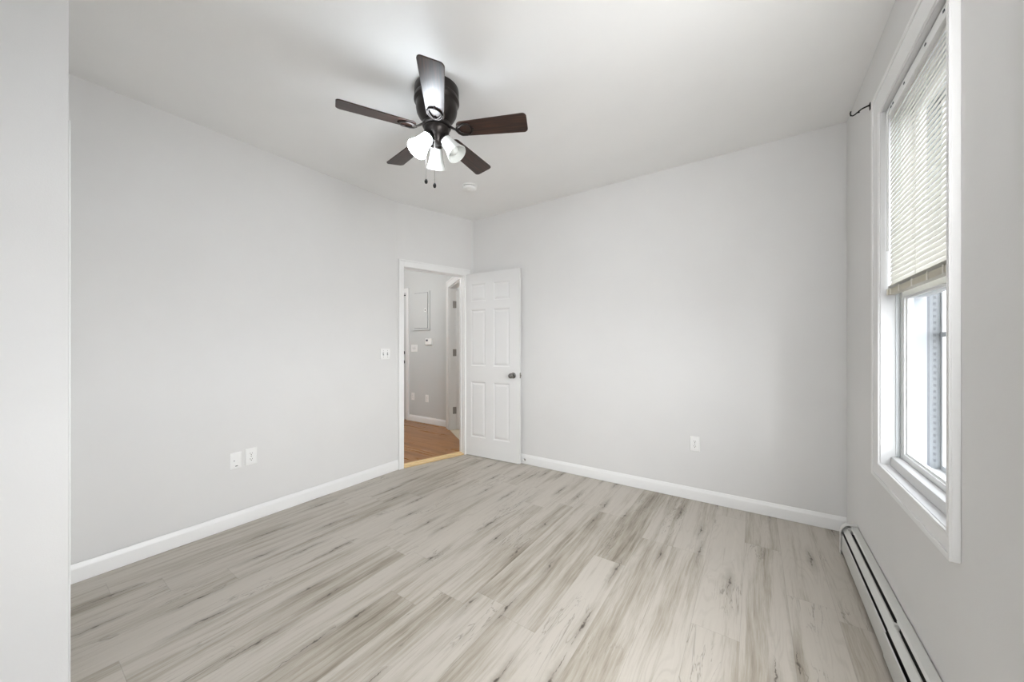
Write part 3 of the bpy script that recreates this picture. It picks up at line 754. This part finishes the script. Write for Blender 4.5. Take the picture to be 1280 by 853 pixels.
MB().lathe([(0, 0), (.011, 0), (.011, .002), (0, .002)], 16, Matrix.Translation((.105, -.0268, .01)) @ Matrix.Rotation(PI/2, 4, 'X')).build('keyhole', M_dark, ep)
tm = wall_thing('thermostat', (-4.19, HYF), (1, 0), 0, 1.29, 'small white thermostat with dark display on the hall wall', 'thermostat')
MB().box(-.07, .07, -.028, -.0004, -.055, .045).build('case', M_plate, tm, bevel=.005)
MB().box(-.05, -.005, -.0295, -.0275, .0, .028).build('display', M_gray, tm)
MB().box(.02, .05, -.0295, -.0275, -.035, -.005).build('button', M_plate, tm, bevel=.001)

# door stop on the baseboard next to the door edge
q = LB+uB*((-1.955-LB.x)/uB.x)+nBi*.0125
ds = empty('door_stop', (q.x, q.y, .045), math.atan2(uB.y, uB.x)); tag(ds, 'small metal door stop on the baseboard beside the open door', 'door stop')
MB().lathe([(0, 0), (.012, 0), (.012, .003), (.006, .006), (.006, .022), (0, .022)], 16, Matrix.Rotation(PI/2, 4, 'X')).build('stem', M_hinge, ds, smooth=50)
MB().lathe([(0, .021), (.009, .021), (.010, .024), (.010, .032), (.006, .035), (0, .035)], 16, Matrix.Rotation(PI/2, 4, 'X')).build('rubber_tip', M_plate, ds, smooth=50)

# ================================================================= BASEBOARD HEATER
ht = empty('baseboard_heater', (RB.x, RB.y, 0), -AR); tag(ht, 'long off-white metal baseboard heater along the foot of the window wall', 'baseboard heater')
HE0, HE1, HJ = -.315, -3.1, -1.20
# local: x outward(+)/room(-); y = dy.  back panel + top hood in two sections
def hprof(m, pts, y0, y1):
    k = len(pts); p = [(x, y0, z) for x, z in pts]+[(x, y1, z) for x, z in pts]
    return m.poly(p, [tuple(range(k)), tuple(reversed(range(k, 2*k)))]+[(i, k+i, k+(i+1) % k, (i+1) % k) for i in range(k)])
def sheet(pts, t=.0016):               # thin bent sheet from a polyline (x,z)
    P = [Vector((x, z)) for x, z in pts]; L_, R_ = [], []
    for i, p_ in enumerate(P):
        a0 = (P[i]-P[i-1]).normalized() if i else (P[1]-P[0]).normalized(); b0 = (P[i+1]-P[i]).normalized() if i < len(P)-1 else a0
        t_ = (a0+b0).normalized(); n_ = Vector((-t_.y, t_.x)); L_.append(tuple(p_+n_*t/2)); R_.append(tuple(p_-n_*t/2))
    return L_+R_[::-1]
hood = [(-.0015, .03), (-.0015, .168), (-.006, .174), (-.030, .171), (-.036, .165)]
hood2 = [(-.0015, .03), (-.0015, .171), (-.007, .1775), (-.033, .1745), (-.040, .168)]
hprof(MB(), sheet(hood), HE0, HJ-.03).build('back_hood', M_heater, ht, smooth=35)
hprof(MB(), sheet(hood2), HJ, HE1).build('back_hood', M_heater, ht, smooth=35)
damp = [(-.058, .158), (-.060, .150), (-.066, .138)]
damper = [(-.042, .150), (-.044, .154), (-.048, .154), (-.066, .136), (-.066, .134)]
hprof(MB(), sheet(damper), HE0-.004, HJ-.06).build('damper', M_heater, ht, smooth=35)
hprof(MB(), sheet([(x-.0018, z+.001) for x, z in damper]), HJ-.02, HE1).build('damper', M_heater, ht, smooth=35)
front = [(-.068, .114), (-.072, .112), (-.073, .108), (-.073, .022), (-.066, .016)]
hprof(MB(), sheet(front), HE0-.004, HJ).build('front_panel', M_heater, ht, smooth=35)
hprof(MB(), sheet([(x-.003, z-.001) for x, z in front]), HJ-.004, HE1).build('front_panel', M_heater, ht, smooth=35)
fin = MB(); fin.box(-.060, -.006, HE1, HE0-.012, .05, .122).box(-.064, -.002, HE1, HE0-.006, .004, .008)  # solid box for the fins, near-black to give the slots their shade
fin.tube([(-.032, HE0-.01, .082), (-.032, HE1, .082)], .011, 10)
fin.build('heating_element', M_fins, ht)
ec = MB()
out_ = [(-.0005, 0), (-.0005, .171), (-.004, .178), (-.045, .176), (-.060, .168), (-.072, .150), (-.078, .130), (-.078, .0)]
hprof(ec, out_, HE0+.004, HE0-.001); hprof(ec, sheet(out_[0:], .002), HE0+.004, HE0-.035)
o = ec.build('end_cap', M_heater, ht, smooth=35)
for y in (-.36, -1.21, -2.2):
    MB().box(-.050, -.036, y-.010, y+.004, .146, .166).build('bracket', M_heater, ht)

# ================================================================= WINDOW BLIND
bl = empty('window_blind', (RB.x, RB.y, 0), -AR); tag(bl, 'white horizontal slat blind lowered over the upper half of the window', 'blind')
by0, by1 = WY0+.012, WY1-.012
hr = MB(); k = sheet([(.004, 2.282), (.004, 2.258), (.007, 2.250), (.030, 2.250), (.034, 2.256), (.034, 2.282)], .002)
hprof(hr, k, by0, by1); hr.box(.003, .035, by1-.002, by1+.001, 2.249, 2.284).box(.003, .035, by0-.001, by0+.002, 2.249, 2.284)
hr.build('headrail', M_vinyl, bl, smooth=35)
for y in (-.93, -.96, -1.10, -1.32, -1.47):
    MB().box(.001, .0032, y-.006, y+.006, 2.262, 2.268).build('rail_clip', M_gray, bl)
sl = MB(); z = 2.238; n_s = 0
tilt = math.radians(74)
while z > 1.492:
    pts = []
    for i in range(5):
        t = (i/4-.5)*.025; c = .0016*(1-(2*i/4-1)**2)
        # tilted: inner (room) edge down
        pts.append((.019 + t*math.cos(tilt) - c*math.sin(tilt), z + t*math.sin(tilt) + c*math.cos(tilt)))
    hprof(sl, sheet(pts, .0006), by0+.004, by1-.004); z -= .0205; n_s += 1
sl.build('slats', M_slat, bl, smooth=60)
# gathered slats resting on the rail
gs = MB()
for i in range(5): gs.box(.006, .031, by0+.004, by1-.004, 1.474+i*.0032, 1.4748+i*.0032)
gs.build('stacked_slats', M_slat, bl)
br_ = hprof(MB(), [(.004, 1.452), (.006, 1.449), (.031, 1.449), (.033, 1.452), (.033, 1.470), (.030, 1.473), (.007, 1.473), (.004, 1.470)], by0+.002, by1-.002).build('bottom_rail', M_rail, bl, smooth=40)
for y in (-.868, -.915, -1.03, -1.18, -1.33, -1.46, -1.54):
    MB().box(.0025, .0045, y-.005, y+.005, 1.447, 1.475).build('rail_clip', M_railclip, br_)
ld = MB()
for y in (-.93, -1.21, -1.49):
    for x in (.0055, .0325): ld.tube([(x, y, 2.25), (x, y, 1.46)], .0007, 5)
ld.build('ladder_cords', M_slat, bl)
MB().tube([(-.002, -.925, 2.262), (-.008, -.930, 2.235), (-.009, -.934, 2.225)], .0016, 8).tube([(-.009, -.934, 2.228), (-.009, -.934, 1.635)], .0036, 8).build('tilt_wand', mat('clear_wand', (.66, .67, .66), .2, bump=.02), bl, smooth=60)

# curtain bracket by the casing
p = RW(-.597)
cbk = empty('curtain_bracket', (p.x, p.y, 2.452), -AR); tag(cbk, 'small black curtain rod bracket on the wall left of the window', 'curtain bracket')
MB().tube([(-.001, 0, .008), (-.012, 0, .006), (-.030, 0, .001), (-.044, 0, -.008), (-.050, 0, -.016)], [.0045, .0038, .0035, .0033, .003], 10).tube([(-.040, 0, -.014), (-.050, 0, -.012), (-.058, 0, -.020), (-.066, 0, -.023), (-.074, 0, -.020), (-.076, 0, -.008), (-.074, 0, .002)], .0034, 10).build('hook_arm', M_black, cbk, smooth=60)
MB().box(-.004, -.0005, -.008, .008, -.016, .020).build('base', M_black, cbk, bevel=.001)

# ================================================================= OUTSIDE (a narrow strip of street seen through the window)
M_brick = mat('brick', (.10, .055, .04), .9, bump=.3, bscale=30, var=.2)
M_sid = mat('siding', (.125, .12, .11), .8, bump=.1, bscale=20, var=.05)
M_asph = mat('asphalt', (.05, .05, .055), .9, bump=.3, bscale=20, var=.1)
M_conc = mat('concrete', (.11, .11, .105), .9, bump=.2, bscale=20, var=.06)
M_win = mat('dark_window', (.012, .014, .02), .15, bump=.02)
M_car = mat('car_paint', (.015, .015, .03), .25, coat=.6, bump=.01)
M_leaf = mat('foliage', (.035, .05, .018), .8, bump=.3, bscale=20, var=.3)
GZ_ = -3.3
struct(MB().box(.9, 60, -20, 90, GZ_-.2, GZ_).build('ground_street', M_asph))
struct(MB().box(8.2, 10, -10, 80, GZ_, GZ_+.14).build('ground_sidewalk', M_conc))
def house(x, y0, y1, h, m, label):
    e = empty('row_house', (x, y0, GZ_)); tag(e, label, 'house', 'row houses across the street')
    L = y1-y0; MB().box(0, 8, 0, L, 0, h).build('wall', m, e)
    MB().box(-.3, .2, -.02, L+.02, h-.35, h+.1).box(-.15, .1, -.01, L+.01, h-.55, h-.35).build('cornice', M_sid, e)
    for r in range(2):
        for c in range(2):
            yy = L*(.28+.44*c); z = 1.3+r*2.9
            f = MB(); f.box(-.08, .0, yy-.6, yy+.6, z-.05, z+1.75).build('window', M_conc, e)
            f = MB().box(-.10, -.07, yy-.48, yy+.48, z+.08, z+1.6).build('window_glass', M_win, e)
    MB().box(-1.2, 0, L*.44, L*.56+.9, 0, .9).box(-1.6, -1.2, L*.44, L*.56+.9, 0, .45).build('steps', M_conc, e)
house(10.0, 20.0, 26.4, 6.4, M_sid, 'pale sided row house across the street, nearest of the row')
house(10.0, 26.5, 33.0, 6.9, M_brick, 'brick row house across the street, middle of the row')
house(10.0, 33.1, 40.0, 6.2, M_sid, 'pale sided row house across the street, farthest of the row')
tr_ = empty('street_tree', (7.6, 25.2, GZ_)); tag(tr_, 'small green street tree on the sidewalk outside', 'tree')
MB().tube([(0, 0, 0), (.05, 0, 1.6), (0, .1, 3.0)], [.11, .09, .05], 10).build('trunk', mat('bark', (.10, .07, .05), .9, bump=.4, bscale=30), tr_)
fo = MB()
for i in range(60):
    v_ = Vector((random.gauss(0, .55), random.gauss(0, .55), 3.2+random.gauss(0, .5)))
    bmesh.ops.create_icosphere(fo.bm, subdivisions=1, radius=random.uniform(.15, .32), matrix=Matrix.Translation(v_))
fo.build('crown', M_leaf, tr_)
car = empty('parked_car', (4.55, 14.0, GZ_)); tag(car, 'dark car parked on the street outside the window', 'car')
body = [(-2.1, .35), (-2.15, .75), (-1.9, .95), (-1.2, 1.02), (-.6, 1.42), (.7, 1.45), (1.4, 1.02), (2.0, .92), (2.15, .6), (2.1, .32)]
m = MB(); k = len(body); p = [(-.85, y, z) for y, z in body]+[(.85, y, z) for y, z in body]
m.poly(p, [tuple(range(k)), tuple(reversed(range(k, 2*k)))]+[(i, k+i, k+(i+1) % k, (i+1) % k) for i in range(k)])
m.build('body', M_car, car, bevel=.08)
MB().frustum([(-.87, -1.05, 1.02), (.87, -1.05, 1.02), (.87, 1.25, 1.02), (-.87, 1.25, 1.02)], [(-.7, -.5, 1.41), (.7, -.5, 1.41), (.7, .6, 1.43), (-.7, .6, 1.43)]).build('windows', M_win, car)
for x in (-.85, .65):
    for y in (-1.35, 1.35):
        MB().lathe([(0, 0), (.33, 0), (.33, .2), (0, .2)], 24, Matrix.Translation((x, y, .33)) @ Matrix.Rotation(PI/2, 4, 'Y')).build('wheel', M_dark, car)
